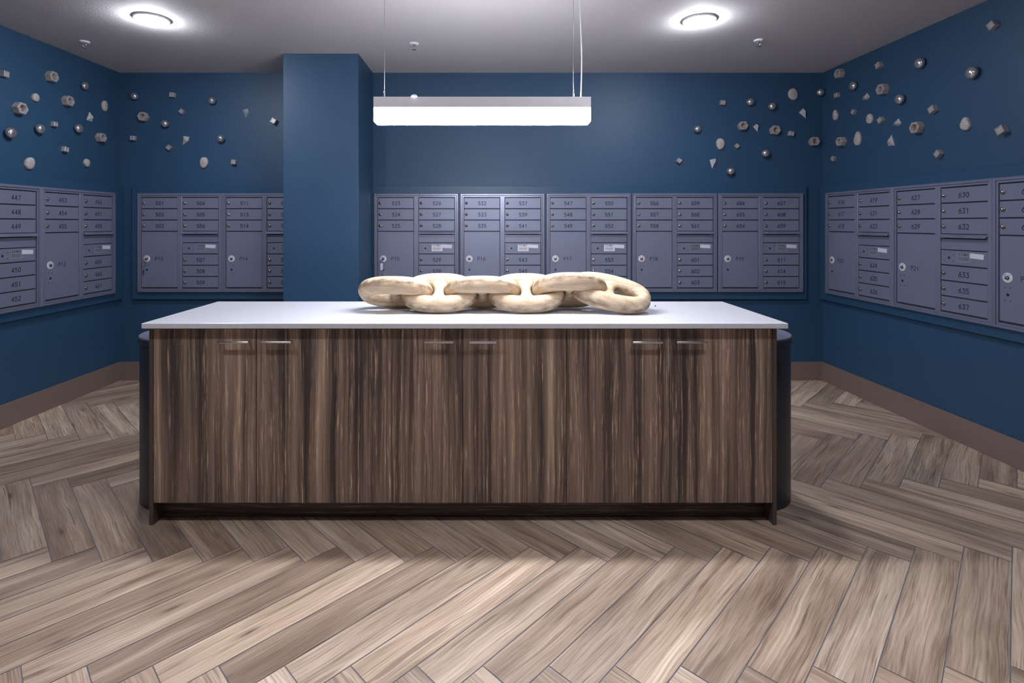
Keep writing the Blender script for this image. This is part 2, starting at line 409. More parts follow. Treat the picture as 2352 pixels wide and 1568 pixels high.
def text_mesh(s, h, wd, gap=.86):
    key = (s, h, wd)
    if key in TXT: return TXT[key]
    mb = MB(); tot = (len(s) - 1) * gap + .6; y = 0.0
    for i, ch in enumerate(s):
        ox = i * gap - tot / 2
        for line in GL[ch]:
            pts = [((x + ox) * h, (z - .5) * h) for x, z in line]
            for (ax, az), (bx, bz) in zip(pts, pts[1:]):
                dx, dz = bx - ax, bz - az; l = math.hypot(dx, dz) or 1; ux, uz = dx / l, dz / l; nx, nz = -uz * wd / 2, ux * wd / 2; e = wd * .42
                y -= 1e-7
                mb.add([(ax + nx - ux * e, y, az + nz - uz * e), (ax - nx - ux * e, y, az - nz - uz * e), (bx - nx + ux * e, y, bz - nz + uz * e), (bx + nx + ux * e, y, bz + nz + uz * e)], [(0, 1, 2, 3)])
    me = bpy.data.meshes.new('lettering'); me.from_pydata(mb.v, [], mb.f); me.materials.append(M['black']); TXT[key] = me; return me

# ------------------------------------------------------------------ mailbox units
UW, UH = .757, Z_FT - Z_FB
RP = .1006                                   # row pitch
DX = (.037, .402); DW = (.318, .316)         # door columns
TOPM = .041
def zrow(k): return UH - TOPM - RP * k       # top of row k
def frame_mesh():
    mb = MB()
    mb.box((.006, -.004, .006), (UW - .006, -.0005, UH - .006), 1)
    # outer ring: sloped profile (out, inner)
    def ring(x0, x1, z0, z1, wd, y0, y1, yi, mi=0):
        o = [(x0, z0), (x1, z0), (x1, z1), (x0, z1)]
        def ins(d): return [(x0 + d, z0 + d), (x1 - d, z0 + d), (x1 - d, z1 - d), (x0 + d, z1 - d)]
        lv = [(o, -.0005), (o, y0), (ins(wd * .38), y1), (ins(wd), y1), (ins(wd), yi)]
        vs = []
        for pts, y in lv: vs += [(x, y, z) for x, z in pts]
        fs = [(k * 4 + i, k * 4 + (i + 1) % 4, (k + 1) * 4 + (i + 1) % 4, (k + 1) * 4 + i) for k in range(len(lv) - 1) for i in range(4)]
        mb.add(vs, fs, mi)
    ring(.0005, UW - .0005, .0, UH, .018, -.012, -.022, -.003)
    ring(.018, UW - .018, .018, UH - .018, .015, -.015, -.0175, -.003)
    # centre mullion and rails
    mb.plate(.358, .399, .031, UH - .031, -.0165, -.003, .002)
    mb.plate(.031, UW - .031, .0255, .034, -.0155, -.003, .001)
    # panel under the mail slot
    mb.plate(DX[1] - .002, DX[1] + DW[1] + .002, zrow(4) + .006, zrow(3) - .046, -.0125, -.003, .0015)
    return mb.mesh('frame', [M['mailframe'], M['gap']])
def door_mesh(w, h):
    mb = MB(); mb.plate(0, w, 0, h, -.0095, -.0025, .0015)
    mb.box((.0, -.0028, .0), (w, -.0024, h)); return mb.mesh('mailbox_door', M['mail'])
def barrel(mb, x, z, y0, r, h, mi=0, n=16, dome=.3):
    M4 = Matrix.Translation((x, y0, z)) @ Matrix.Rotation(R(90), 4, 'X')
    mb.lathe([(0.0001, 0), (r, 0), (r, h * .7), (r * .8, h), (.0001, h * (1 + dome * .3))], n, M4, mi)
def lock_mesh():
    mb = MB(); barrel(mb, 0, 0, 0, .0130, .005, 0, 20); barrel(mb, 0, 0, -.004, .0095, .007, 0, 20, 1.2)
    mb.box((-.0010, -.0130, -.005), (.0010, -.0122, .005), 1); return mb.mesh('lock', [M['pewter'], M['black']])
def rivets(mb, pts, y=0, r=.0026, mi=0):
    for x, z in pts: barrel(mb, x, z, y, r, .0016, mi, 8)
def disc_mesh():
    mb = MB(); barrel(mb, 0, 0, 0, .030, .003, 0, 28); barrel(mb, 0, 0, -.0028, .0125, .002, 2, 20); barrel(mb, 0, 0, -.004, .0100, .007, 1)
    for a0, a1 in ((35, 75), (105, 160)):
        p = arc(0, 0, .021, .021, a0, a1, 6); q = arc(0, 0, .0235, .0235, a1, a0, 6)
        mb.add([(x, -.0034, z) for x, z in p + q], [list(range(14))], 2)
    return mb.mesh('lock_disc', [M['disc'], M['brass'], M['black']])
def keyhole_mesh():
    mb = MB(); barrel(mb, 0, 0, 0, .0090, .0012, 1); return mb.mesh('service_keyhole', [M['mail'], M['black']])
def master_lock_mesh():
    mb = MB(); barrel(mb, 0, 0, 0, .0080, .0015, 1); return mb.mesh('lock', [M['mail'], M['black']])
def hood_mesh():
    """sloping hood over the outgoing slot with a dark mouth under it"""
    mb = MB(); w = DW[1] + .010; z1 = .0; z0 = -.022
    prof = [(-.003, z1), (-.010, z1), (-.034, z0 + .006), (-.034, z0), (-.031, z0), (-.010, z0 + .014), (-.003, z0 + .012)]
    mb.prism(prof, 'x', -.005, w - .005)
    mb.box((.014, -.0100, -.030), (w - .028, -.0035, -.0085), 1)
    mb.plate(-.003, w - .007, -.050, -.001, -.0060, -.003, .001, 2)
    return mb.mesh('mail_slot_hood', [M['mailframe'], M['black'], M['mail']])
def rivet_mesh():
    mb = MB(); barrel(mb, 0, 0, 0, .0036, .002, 0, 10); return mb.mesh('rivet', [M['pewter']])
ME = dict(rivet=rivet_mesh(), frame=frame_mesh(), small=[door_mesh(DW[i], RP - .008) for i in (0, 1)], parcel=door_mesh(DW[0], RP * 5 - .010),
          lock=lock_mesh(), disc=disc_mesh(), keyhole=keyhole_mesh(), mlock=master_lock_mesh(), hood=hood_mesh())
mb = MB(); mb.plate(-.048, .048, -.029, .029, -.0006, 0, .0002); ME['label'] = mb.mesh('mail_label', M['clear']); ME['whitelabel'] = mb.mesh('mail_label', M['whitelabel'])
mb = MB(); mb.plate(-.045, .045, -.0155, .0155, -.0012, 0, .0002); ME['sticker'] = mb.mesh('sticker', M['sticker'])
mb = MB()
for r, (a, b) in enumerate([(-.040, .036), (-.036, .038), (-.040, .030), (-.034, .037)]):
    x = a; rr = random.Random(r)
    while x < b:
        l = rr.uniform(.003, .008); mb.add([(x, 0, -.002 - r * .006), (min(x + l, b), 0, -.002 - r * .006), (min(x + l, b), 0, .0007 - r * .006), (x, 0, .0007 - r * .006)], [(0, 1, 2, 3)]); x += l + .002
me = bpy.data.meshes.new('fine_print'); me.from_pydata(mb.v, [], mb.f); me.materials.append(M['black']); ME['print'] = me
UNITS = {}
def mail_unit(w, x, names, parcel, label):
    root = thing('mailbox_unit', label, 'mailboxes', group='banks of apartment mailboxes set in the blue walls')
    root.matrix_world = wmat(w) @ Matrix.Translation((x, -TS, Z_FB))
    put('frame', ME['frame'], root)
    def door(col, k, num):
        d = put('mailbox_door', ME['small'][col], root, (DX[col], -.003, zrow(k) - RP + .008))
        put('lock', ME['lock'], d, (.0215, -.0096, (RP - .008) / 2))
        if num: put('number', text_mesh(num, .0300, .0046), d, (DW[col] * .5 + .003, -.0098, (RP - .008) / 2 - .002))
    for k in range(3):
        door(0, k, names[0][k]); door(1, k, names[1][k]); door(1, 5 + k, names[1][3 + k])
    p = put('parcel_door', ME['parcel'], root, (DX[0], -.003, zrow(8) + .010)); zt = RP * 5 - .010 - .240
    put('lock_disc', ME['disc'], p, (.047, -.0096, zt)); put('service_keyhole', ME['keyhole'], p, (.048, -.0096, zt - .097))
    for sx in (-1, 1):
        for sz in (-.034, .040): put('rivet', ME['rivet'], p, (.048 + sx * .0155, -.0096, zt - .097 + sz))
    if parcel: put('number', text_mesh(parcel, .0290, .0040), p, (.155, -.0098, zt))
    m = put('master_door', ME['small'][1], root, (DX[1], -.003, zrow(4) - RP + .008)); zc = (RP - .008) / 2
    put('lock', ME['mlock'], m, (.058, -.0096, zc))
    for sx in (-1, 1):
        for sz in (-1, 1): put('rivet', ME['rivet'], m, (.058 + sx * .035, -.0096, zc + sz * .0205))
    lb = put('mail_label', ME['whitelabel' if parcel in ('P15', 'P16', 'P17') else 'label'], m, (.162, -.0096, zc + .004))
    put('lettering', text_mesh('U.S.MAIL', .011, .0024, .78), m, (.162, -.0104, zc + .024)); put('fine_print', ME['print'], m, (.162, -.0104, zc + .006))
    s = put('sticker', ME['sticker'], m, (.249, -.0100, zc + .018), (0, R(3), 0)); s['label'] = 'white paper sticker'
    h = put('mail_slot_hood', ME['hood'], root, (DX[1], 0, zrow(3) + .004))
    put('lettering', text_mesh('OUTGOING MAIL', .0075, .0016), h, (DW[1] * .47, -.0275, -.0118), (R(-47), 0, 0))
    UNITS[parcel or names[1][0]] = root; return root
def seq(s): return s.split()
bx1 = wx('back', 858.5, off=TS + .01)
data = [(0, '523 524 525', '526 527 528 529 530 531', 'P15', 'grey mailbox bank with doors 523 to 530, right beside the blue column'),
        (1, '532 533 535', '537 539 541 543 545 546', 'P16', 'grey mailbox bank with doors 532 to 545, behind the middle of the wooden chain'),
        (2, '547 548 549', '550 551 552 553 554 555', 'P17', 'grey mailbox bank with doors 547 to 554, behind the right half of the wooden chain'),
        (3, '556 557 558', '559 560 561 601 602 603', 'P18', 'grey mailbox bank with parcel door P18 and small doors 556 to 603'),
        (4, '604 605 606', '607 608 609 611 614 615', 'P19', 'grey mailbox bank with parcel door P19, rightmost on the back wall')]
for i, a, b, p, l in data: mail_unit('back', bx1 + i * .7665, (seq(a), seq(b)), p, l).scale = (1.0, 1, 1)
bx0 = wx('back', 316, off=TS + .01)
mail_unit('back', bx0, (seq('501 502 503'), seq('504 505 506 507 508 509')), 'P13', 'grey mailbox bank with doors 501 to 509, leftmost on the back wall')
mail_unit('back', bx0 + .7655 - .012, (seq('511 513 514'), seq('515 516 517 518 519 521')), 'P14', 'grey mailbox bank with doors 511 to 514, half hidden behind the blue column')
lxe = wx('left', 264, off=TS + .01) - UW
mail_unit('left', lxe, (seq('453 454 455'), seq('456 457 458 459 460 461')), 'P12', 'grey mailbox bank with parcel door P12 on the left wall, nearest the corner')
mail_unit('left', lxe - .7585, (['', '', ''], seq('447 448 449 450 451 452')), '', 'grey mailbox bank with doors 447 to 452 at the left photo edge')
rxs = wx('right', 1897, off=TS + .01)
mail_unit('right', rxs, (seq('616 617 618'), seq('619 621 623 624 625 626')), 'P20', 'grey mailbox bank with parcel door P20 on the right wall, nearest the corner')
mail_unit('right', rxs + .7545, (seq('627 628 629'), seq('630 631 632 633 635 637')), 'P21', 'grey mailbox bank with parcel door P21 and doors 627 to 637 on the right wall')
mail_unit('right', rxs + 1.509, (seq('638 639 640'), ['', '', '', '', '', '']), 'P22', 'grey mailbox bank cut off by the right edge of the photo')

# keys hanging in two of the parcel locks
def keys(unit, name, label, tagged):
    root = thing(name, label, 'keys'); zt = zrow(8) + .010 + RP * 5 - .010 - .240
    root.matrix_world = unit.matrix_world @ Matrix.Translation((DX[0] + .047, -.0225, zt))
    mb = MB(); mb.box((-.002, -.010, -.004), (.002, .000, .004)); mb.prism([(-.005, -.006), (.006, -.002), (.004, .010), (-.007, .006)], 'y', -.012, -.0095)
    obj('key', mb, M['brass'], root)
    mb = MB(); c = Vector((-.009, -.012, -.022)); mb.tube([c + Vector((math.cos(t) * .013, math.sin(t) * .003, math.sin(t) * .014)) for t in [2 * PI * i / 20 for i in range(21)]], .0011, 6)
    obj('split_ring', mb, M['darkmetal'], root)
    mb = MB()
    if tagged:
        mb.prism([(-.021, -.040), (-.015, -.036), (-.003, -.036), (.002, -.040), (.002, -.100), (-.021, -.100)], 'y', -.013, -.010); o = obj('key_tag', mb, M['sticker'], root, bevel=.0008); o['label'] = 'white plastic key tag'
    else:
        mb.prism([(-.018 + .007 * math.cos(t), -.048 + .012 * math.sin(t)) for t in [2 * PI * i / 12 for i in range(12)]], 'y', -.012, -.0095)
        mb.prism([(-.021, -.058), (-.013, -.058), (-.013, -.095), (-.0165, -.101), (-.021, -.092)], 'y', -.012, -.010); obj('hanging_key', mb, M['chrome'], root)
        mb = MB(); mb.prism([(-.021, -.098), (-.010, -.100), (-.018, -.142), (-.023, -.145)], 'y', -.0125, -.0105); obj('black_fob', mb, M['bin'], root)
keys(UNITS['P13'], 'key_ring', 'small bunch of keys hanging from the lock of parcel door P13', False)
keys(UNITS['P15'], 'key_ring', 'key with white tag hanging from the lock of parcel door P15', True)

# ------------------------------------------------------------------ island
IX0, IX1, IYF, IYB = -1.579, 1.338, 2.452, 3.085
isl = thing('island_cabinet', 'dark walnut island cabinet with six doors standing on the herringbone floor', 'cabinet', (0, 0, 0))
HB = .919
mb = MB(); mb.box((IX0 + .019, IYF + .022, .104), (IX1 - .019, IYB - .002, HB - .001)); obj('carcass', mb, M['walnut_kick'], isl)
for xa, xb in ((IX0, IX0 + .0185), (IX1 - .0185, IX1)):
    mb = MB(); mb.box((xa, IYF, 0), (xb, IYB, HB)); obj('end_panel', mb, M['walnut_edge'], isl, bevel=.001)
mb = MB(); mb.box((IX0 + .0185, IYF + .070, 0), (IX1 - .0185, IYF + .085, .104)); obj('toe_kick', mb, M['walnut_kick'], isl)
mb = MB(); mb.box((IX0 + .0185, IYB - .002, 0), (IX1 - .0185, IYB + .012, HB)); obj('back_panel', mb, M['walnut_edge'], isl)
dx0, dx1 = IX0 + .0195, IX1 - .0195; dw = (dx1 - dx0) / 6
hx = [(501, 571), (598, 669), (974, 1042), (1077, 1141), (1453, 1523), (1554, 1624)]
hm = ['chrome', 'chrome_dim', 'chrome_dim', 'chrome', 'chrome', 'chrome_dim']  # same handles
for i in range(6):
    xa = dx0 + i * dw; mb = MB(); mb.plate(.0012, dw - .0012, 0, HB - .008 - .104, 0, .019, .0008)
    d = obj('cabinet_door', mb, M['walnut'], isl, (xa, IYF, .104))
    a = (hx[i][0] - PX) / F * (IYF - .028) - xa; b = (hx[i][1] - PX) / F * (IYF - .028) - xa; zh = CH - (786 - PY) / F * (IYF - .028) - .104
    mb = MB(); r = .0060
    mb.tube([(a, -.028, zh), (a + .004, -.029, zh), (b - .004, -.029, zh), (b, -.028, zh)], r, 12)
    for q in (a + .010, b - .010): mb.tube([(q, -.028, zh), (q, .0, zh)], .0042, 10)
    h = obj('handle', mb, M[hm[i]], d)
top = MB(); top.box((-1.595, 2.420, HB), (1.374, 3.105, .944))
tag(obj('countertop', top, M['quartz'], bevel=.003), 'long white quartz worktop lying on the walnut island', 'countertop')
# half-round bins against both ends
def bin_(cx, sgn, label):
    root = thing('waste_bin', label, 'bin', (cx, 2.79, 0), group='half round bins at the island ends')
    a0, a1 = (-PI / 2, PI / 2) if sgn > 0 else (PI / 2, 3 * PI / 2)
    mb = MB()
    def half(r, z0, z1, mi=0):
        pts = [(r * math.cos(a0 + (a1 - a0) * i / 28), r * math.sin(a0 + (a1 - a0) * i / 28)) for i in range(29)]
        mb.prism(pts, 'z', z0, z1, mi)
    half(.224, 0, .80); obj('shell', mb, M['bin'], root, bevel=.003)
    mb = MB(); half(.231, .8005, .829); obj('rim', mb, M['bin'], root, bevel=.003)
    mb = MB(); half(.226, .8295, .834); obj('lid', mb, M['binlid'], root)
bin_(IX1 + .001, 1, 'charcoal half round bin against the right end of the island')
bin_(IX0 - .001, -1, 'charcoal half round bin against the left end of the island')
mb = MB(); mb.lathe([(.0001, 0), (.004, 0), (.0045, .003), (.002, .0055), (.0001, .006)], 10)
tag(obj('crumb', mb, M['black'], loc=(P(1505, 703, 2.92).x, 2.92, .9441)), 'tiny dark speck on the white worktop right of the chain', 'crumb')

# ------------------------------------------------------------------ carved chain
def link_mesh(L, Wd, d, stud=.062, twist=0.0):
    """stadium ring in the local x-y plane with a waisted stud across the middle"""
    r = d / 2; re = r * .72; a = L / 2 - re; b = (Wd - d) / 2; mb = MB(); N = 64; n = 18; pts = []
    for i in range(N):   # superellipse centreline
        t = 2 * PI * i / N; c, s = math.cos(t), math.sin(t); e = .86
        pts.append(Vector((a * math.copysign(abs(c) ** e, c), b * math.copysign(abs(s) ** e, s), 0)))
    vs = []
    for i, p in enumerate(pts):
        dv = (pts[(i + 1) % N] - pts[i - 1]).normalized(); nn = Vector((dv.y, -dv.x, 0))
        for k in range(n):
            t = 2 * PI * k / n; q = abs(p.y) / b; rr = re + (r - re) * q; vs.append(p + nn * math.cos(t) * rr + Vector((0, 0, 1)) * math.sin(t) * (rr * .4 + r * .6))
    mb.add(vs, [(i * n + k, i * n + (k + 1) % n, ((i + 1) % N) * n + (k + 1) % n, ((i + 1) % N) * n + k) for i in range(N) for k in range(n)], 0, True)
    m, q_ = 18, 20; vs = []                 # stud: narrow in the middle, widening into both bars, never thicker than them
    for i in range(m + 1):
        y = -b + 2 * b * i / m; q = abs(y) / b; hw = stud / 2 * (.90 + 2.5 * q ** 2.3); hd = r * (.62 + .26 * q ** 2)
        for k in range(q_):
            t = 2 * PI * k / q_; vs.append((hw * math.cos(t), y, hd * math.sin(t)))
    mb.add(vs, [(i * q_ + k, i * q_ + (k + 1) % q_, (i + 1) * q_ + (k + 1) % q_, (i + 1) * q_ + k) for i in range(m) for k in range(q_)] + [tuple(range(q_)), tuple(range(m * q_, (m + 1) * q_))[::-1]], 0, True)
    return mb.mesh('chain_link', M['chain'])
CT = .944
chain = thing('wooden_chain', 'pale carved wooden anchor chain of six links lying on the white worktop', 'chain', (0, 2.76, CT))
LK = [  # cx px, L, W, d, roll about x, yaw, pitch, y, lift
    (910, .392, .285, .094, -30, -3, 0, 2.785, 0),
    (1009, .395, .275, .090, 33, 0, 0, 2.775, 0),
    (1108, .395, .270, .090, -34, 0, 0, 2.785, 0),
    (1208, .395, .275, .090, 33, 0, 0, 2.775, 0),
    (1307, .392, .285, .096, -36, 0, 0, 2.785, .002),
    (1399, .425, .270, .092, 25, -14, 12, 2.76, 0)]
for cx, L, Wd, d, roll, yaw, pitch, y, lift in LK:
    me = link_mesh(L, Wd, d); o = put('chain_link', me, chain)
    rot = Matrix.Rotation(R(yaw), 4, 'Z') @ Matrix.Rotation(R(pitch), 4, 'Y') @ Matrix.Rotation(R(roll), 4, 'X')
    low = min((rot @ v.co).z for v in me.vertices)
    o.matrix_basis = Matrix.Translation(((cx - PX) / F * y, y - 2.76, -low + lift)) @ rot
    rm = o.modifiers.new('remesh', 'REMESH'); rm.mode = 'VOXEL'; rm.voxel_size = .0036; rm.use_smooth_shade = True
    sm = o.modifiers.new('smooth', 'SMOOTH'); sm.factor = .6; sm.iterations = 10

# ------------------------------------------------------------------ pendant lamp
LY = 2.655; x0, x1 = P(857, 0, LY - .04).x, P(1358, 0, LY - .04).x; zb = P(0, 281, LY - .04).z; zm = P(0, 245.5, LY - .04).z; zt = P(0, 221, LY - .04).z
pen = thing('pendant_lamp', 'long lit linear pendant lamp hanging on two wires above the island', 'lamp', ((x0 + x1) / 2, LY, zb)); hl = (x1 - x0) / 2; h1, h2 = zm - zb, zt - zb
mb = MB(); c = .006
mb.prism([(-hl + c * 1.2, 0), (hl - c * 1.2, 0), (hl - .001, c * 1.4), (hl - .001, h1), (-hl + .001, h1), (-hl + .001, c * 1.4)], 'y', -.030, .030, 1); mb.box((-hl + .012, -.0295, -.0008), (hl - .012, .0295, -.0002), 0); obj('diffuser', mb, [M['glow'], M['glowside']], pen)
mb = MB(); mb.prism([(-.032, h1 + .0003), (.032, h1 + .0003), (.032, h2), (.028, h2), (.028, h2 - .010), (-.028, h2 - .010), (-.028, h2), (-.032, h2)], 'x', -hl + .002, hl - .002)
for sx in (-1, 1): mb.box((min(sx * hl, sx * (hl - .0025)), -.0325, h1 + .0001), (max(sx * hl, sx * (hl - .0025)), .0325, h2 + .0005))
obj('housing', mb, M['housing'], pen)
mb = MB(); mb.box((-hl + .03, -.026, h2 - .0098), (hl - .03, .026, h2 - .006)); obj('top_diffuser', mb, M['upglow'], pen)
mb = MB(); mb.lathe([(.016, 0), (.015, .006), (.008, .010), (.0001, .011)], 16); k = obj('dome_nut', mb, M['whiteplastic'], pen, (P(951, 0, LY - .034).x - (x0 + x1) / 2, -.032, h2))
for px in (883, 1317):
    xx = P(px, 0, LY).x - (x0 + x1) / 2
    mb = MB(); mb.tube([(0, 0, h2), (0, 0, CZ - zb)], .0011, 6); cb = obj('suspension_wire', mb, M['cable'], pen, (xx, 0, 0))
    mb = MB(); mb.lathe([(.010, h2), (.010, h2 + .004), (.0042, h2 + .006), (.0042, h2 + .032), (.002, h2 + .044), (.0001, h2 + .046)], 12); obj('wire_gripper', mb, M['chrome'], cb)
    mb = MB(); mb.lathe([(.0001, CZ - zb - .012), (.010, CZ - zb - .012), (.016, CZ - zb)], 14); obj('ceiling_cap', mb, M['whiteplastic'], cb)
xx = P(1333, 0, LY).x - (x0 + x1) / 2; H = CZ - zb
mb = MB(); mb.tube([(.002 + .006 * math.sin(t * 6.0) * (1 - .3 * t), .004 * math.sin(t * 4), h2 + (H - h2) * t) for t in [i / 24 for i in range(25)]], .0032, 8); obj('power_cord', mb, M['cord'], pen, (xx, 0, 0))
mb = MB(); mb.lathe([(.0001, H - .02), (.055, H - .02), (.06, H - .002), (.06, H)], 24); obj('ceiling_canopy', mb, M['whiteplastic'], pen, (xx, 0, 0))

# ------------------------------------------------------------------ ceiling lights and sprinklers
def dome(x, y, label):
    root = thing('ceiling_light', label, 'ceiling light', (x, y, CZ), group='round dome lights on the ceiling')
    mb = MB(); mb.lathe([(.108, 0), (.110, -.005), (.104, -.010), (.092, -.011), (.089, -.006)], 40); obj('trim_ring', mb, M['whiteplastic'], root)
    mb = MB(); mb.lathe([(.0885, -.006)] + [(.0885 * math.cos(t), -.010 - .038 * math.sin(t)) for t in [PI / 2 * i / 10 for i in range(10)]] + [(.0001, -.048)], 36); obj('dome_diffuser', mb, M['dome'], root)
dome(-2.23, 3.49, 'round lit ceiling light at the back left of the ceiling')
dome(1.40, 3.51, 'round lit ceiling light at the back right of the ceiling')
dome(-1.65, 1.40, 'round lit ceiling light behind the camera on the left')
dome(.95, 1.40, 'round lit ceiling light behind the camera on the right')
def sprinkler(px, y, label):
    root = thing('sprinkler', label, 'sprinkler', ((px - PX) / F * y, y, CZ), group='fire sprinklers on the ceiling')
    mb = MB(); mb.lathe([(.036, 0), (.034, -.006), (.014, -.011), (.010, -.006)], 24); obj('escutcheon', mb, M['whiteplastic'], root)
    mb = MB(); mb.lathe([(.0001, -.014), (.009, -.014), (.009, -.006)], 12)
    for s in (-1, 1): mb.tube([(s * .009, 0, -.012), (s * .013, 0, -.024), (s * .004, 0, -.040)], .0022, 6)
    mb.lathe([(.0001, -.040), (.005, -.040), (.005, -.044), (.0001, -.044)], 10); obj('nozzle', mb, M['chrome'], root)
    mb = MB(); mb.lathe([(.0001, -.0445), (.015, -.0445), (.016, -.046), (.0001, -.0465)], 16); obj('deflector', mb, M['chrome'], root)
sprinkler(194, 3.93, 'small white fire sprinkler on the ceiling, leftmost of three')
sprinkler(951, 3.97, 'small white fire sprinkler on the ceiling behind the pendant lamp')
sprinkler(1743, 3.90, 'small white fire sprinkler on the ceiling, rightmost of three')

# ------------------------------------------------------------------ wall ornaments (local y = into the wall, origin on the wall)
def orn_ball(r, seed, k=.9):
    mb = MB(); n = 14; M4 = Matrix.Translation((0, -r * k * .96, 0)) @ Matrix.Rotation(R(90), 4, 'X') @ Matrix.Diagonal((1, 1, k, 1))
    mb.lathe([(max(r * math.sin(PI * i / n), .0001), -r * math.cos(PI * i / n)) for i in range(n + 1)], 26, M4); return mb.mesh('metal_ball', M['ball'])
def orn_hex(r, seed, dep=.062):
    mb = MB(); rd = random.Random(seed); ph = rd.uniform(-6, 6)
    o = [(r * math.cos(R(60 * i + ph)), r * math.sin(R(60 * i + ph))) for i in range(6)]; N = 24; ri = r * .60
    def lev(pts, y): return [(x, y, z) for x, z in pts]
    c = .93
    vs = lev(o, 0) + lev(o, -dep + .003) + lev([(x * c, z * c) for x, z in o], -dep)
    fs = [(k * 6 + i, k * 6 + (i + 1) % 6, (k + 1) * 6 + (i + 1) % 6, (k + 1) * 6 + i) for k in range(2) for i in range(6)]; mb.add(vs, fs)
    base = len(mb.v)
    ci = [(ri * math.cos(2 * PI * i / N + R(ph)), ri * math.sin(2 * PI * i / N + R(ph))) for i in range(N)]
    hx_ = [(x * c, z * c) for x, z in o]
    vs = lev(hx_, -dep) + lev(ci, -dep)
    fs = []
    for i in range(6):
        for q in range(4): fs.append((i, 6 + (i * 4 + q) % N, 6 + (i * 4 + q + 1) % N))
        fs.append((i, 6 + (i * 4 + 4) % N, (i + 1) % 6))
    mb.add(vs, fs)
    vs = lev(ci, -dep) + lev([(x * .82, z * .82) for x, z in ci], -dep + .012) + lev([(x * .78, z * .78) for x, z in ci], -dep + .034)
    mb.add(vs, [(k * N + i, k * N + (i + 1) % N, (k + 1) * N + (i + 1) % N, (k + 1) * N + i) for k in range(2) for i in range(N)])
    mb.add(vs[2 * N:], [list(range(N))]); return mb.mesh('hexagonal_block', M['hex'])
def orn_cube(a, seed, dep=None):
    mb = MB(); h = a / 2; dep = dep or a * .95; e = a * .13
    def sq(q, y): return [(-q, y, -q), (q, y, -q), (q, y, q), (-q, y, q)]
    vs = sq(h, 0) + sq(h, -dep + .0025) + sq(h - .0025, -dep) + sq(h - e, -dep) + sq(h - e * 1.25, -dep + .004)
    fs = [(k * 4 + i, k * 4 + (i + 1) % 4, (k + 1) * 4 + (i + 1) % 4, (k + 1) * 4 + i) for k in range(4) for i in range(4)] + [(16, 17, 18, 19), (3, 2, 1, 0)]
    mb.add(vs, fs); return mb.mesh('metal_cube', M['satin'])
def orn_pebble(w, h, seed, drop=0.0):
    mb = MB(); rd = random.Random(seed); N = 28; p1, p2 = rd.uniform(0, 6), rd.uniform(0, 6)
    def rr(t):
        k = 1 + .05 * math.sin(2 * t + p1) + .03 * math.sin(3 * t + p2)
        if drop: k *= 1 + drop * max(0, math.sin(t)) ** 6
        return k
    lv = [(1, 0), (1.0, -.006), (.97, -.013), (.86, -.018), (.5, -.021), (.2, -.0215)]; vs = []
    for s, y in lv:
        for i in range(N):
            t = 2 * PI * i / N; wob = 1 + (rd.uniform(-.012, .012) if s > .9 else 0); vs.append((w / 2 * s * rr(t) * math.cos(t) * wob, y, h / 2 * s * rr(t) * math.sin(t) * wob))
    mb.add(vs, [(k * N + i, k * N + (i + 1) % N, (k + 1) * N + (i + 1) % N, (k + 1) * N + i) for k in range(len(lv) - 1) for i in range(N)], 0, True)
    mb.add(vs[-N:], [list(range(N))], 0, True); return mb.mesh('flat_pebble', M['pebble'])
def orn_pyr(h, seed, kite=True):
    mb = MB(); w = h * .62
    pts = [(-w / 2, h * .28), (w * .42, h * .45), (w * .55, h * .12), (.0, -h * .55)] if kite else [(-w * .62, -h * .42), (w * .62, -h * .48), (.05 * w, h * .55)]
    cx = sum(p[0] for p in pts) / len(pts); cz = sum(p[1] for p in pts) / len(pts); n = len(pts)
    vs = [(x, 0, z) for x, z in pts] + [(cx + w * .06, -.034, cz + .004)]
    mb.add(vs, [(i, (i + 1) % n, n) for i in range(n)] + [list(range(n))[::-1]]); return mb.mesh('faceted_pyramid', M['pyramid'])
KN = {'b': ('metal_ball', 'ball'), 'h': ('hexagonal_block', 'block'), 'c': ('metal_cube', 'cube'), 'p': ('flat_pebble', 'pebble ornament'), 'y': ('faceted_pyramid', 'pyramid ornament')}
GR = {'left': 'small sculptures scattered over the left wall', 'back': 'small sculptures scattered over the back wall', 'right': 'small sculptures scattered over the right wall'}
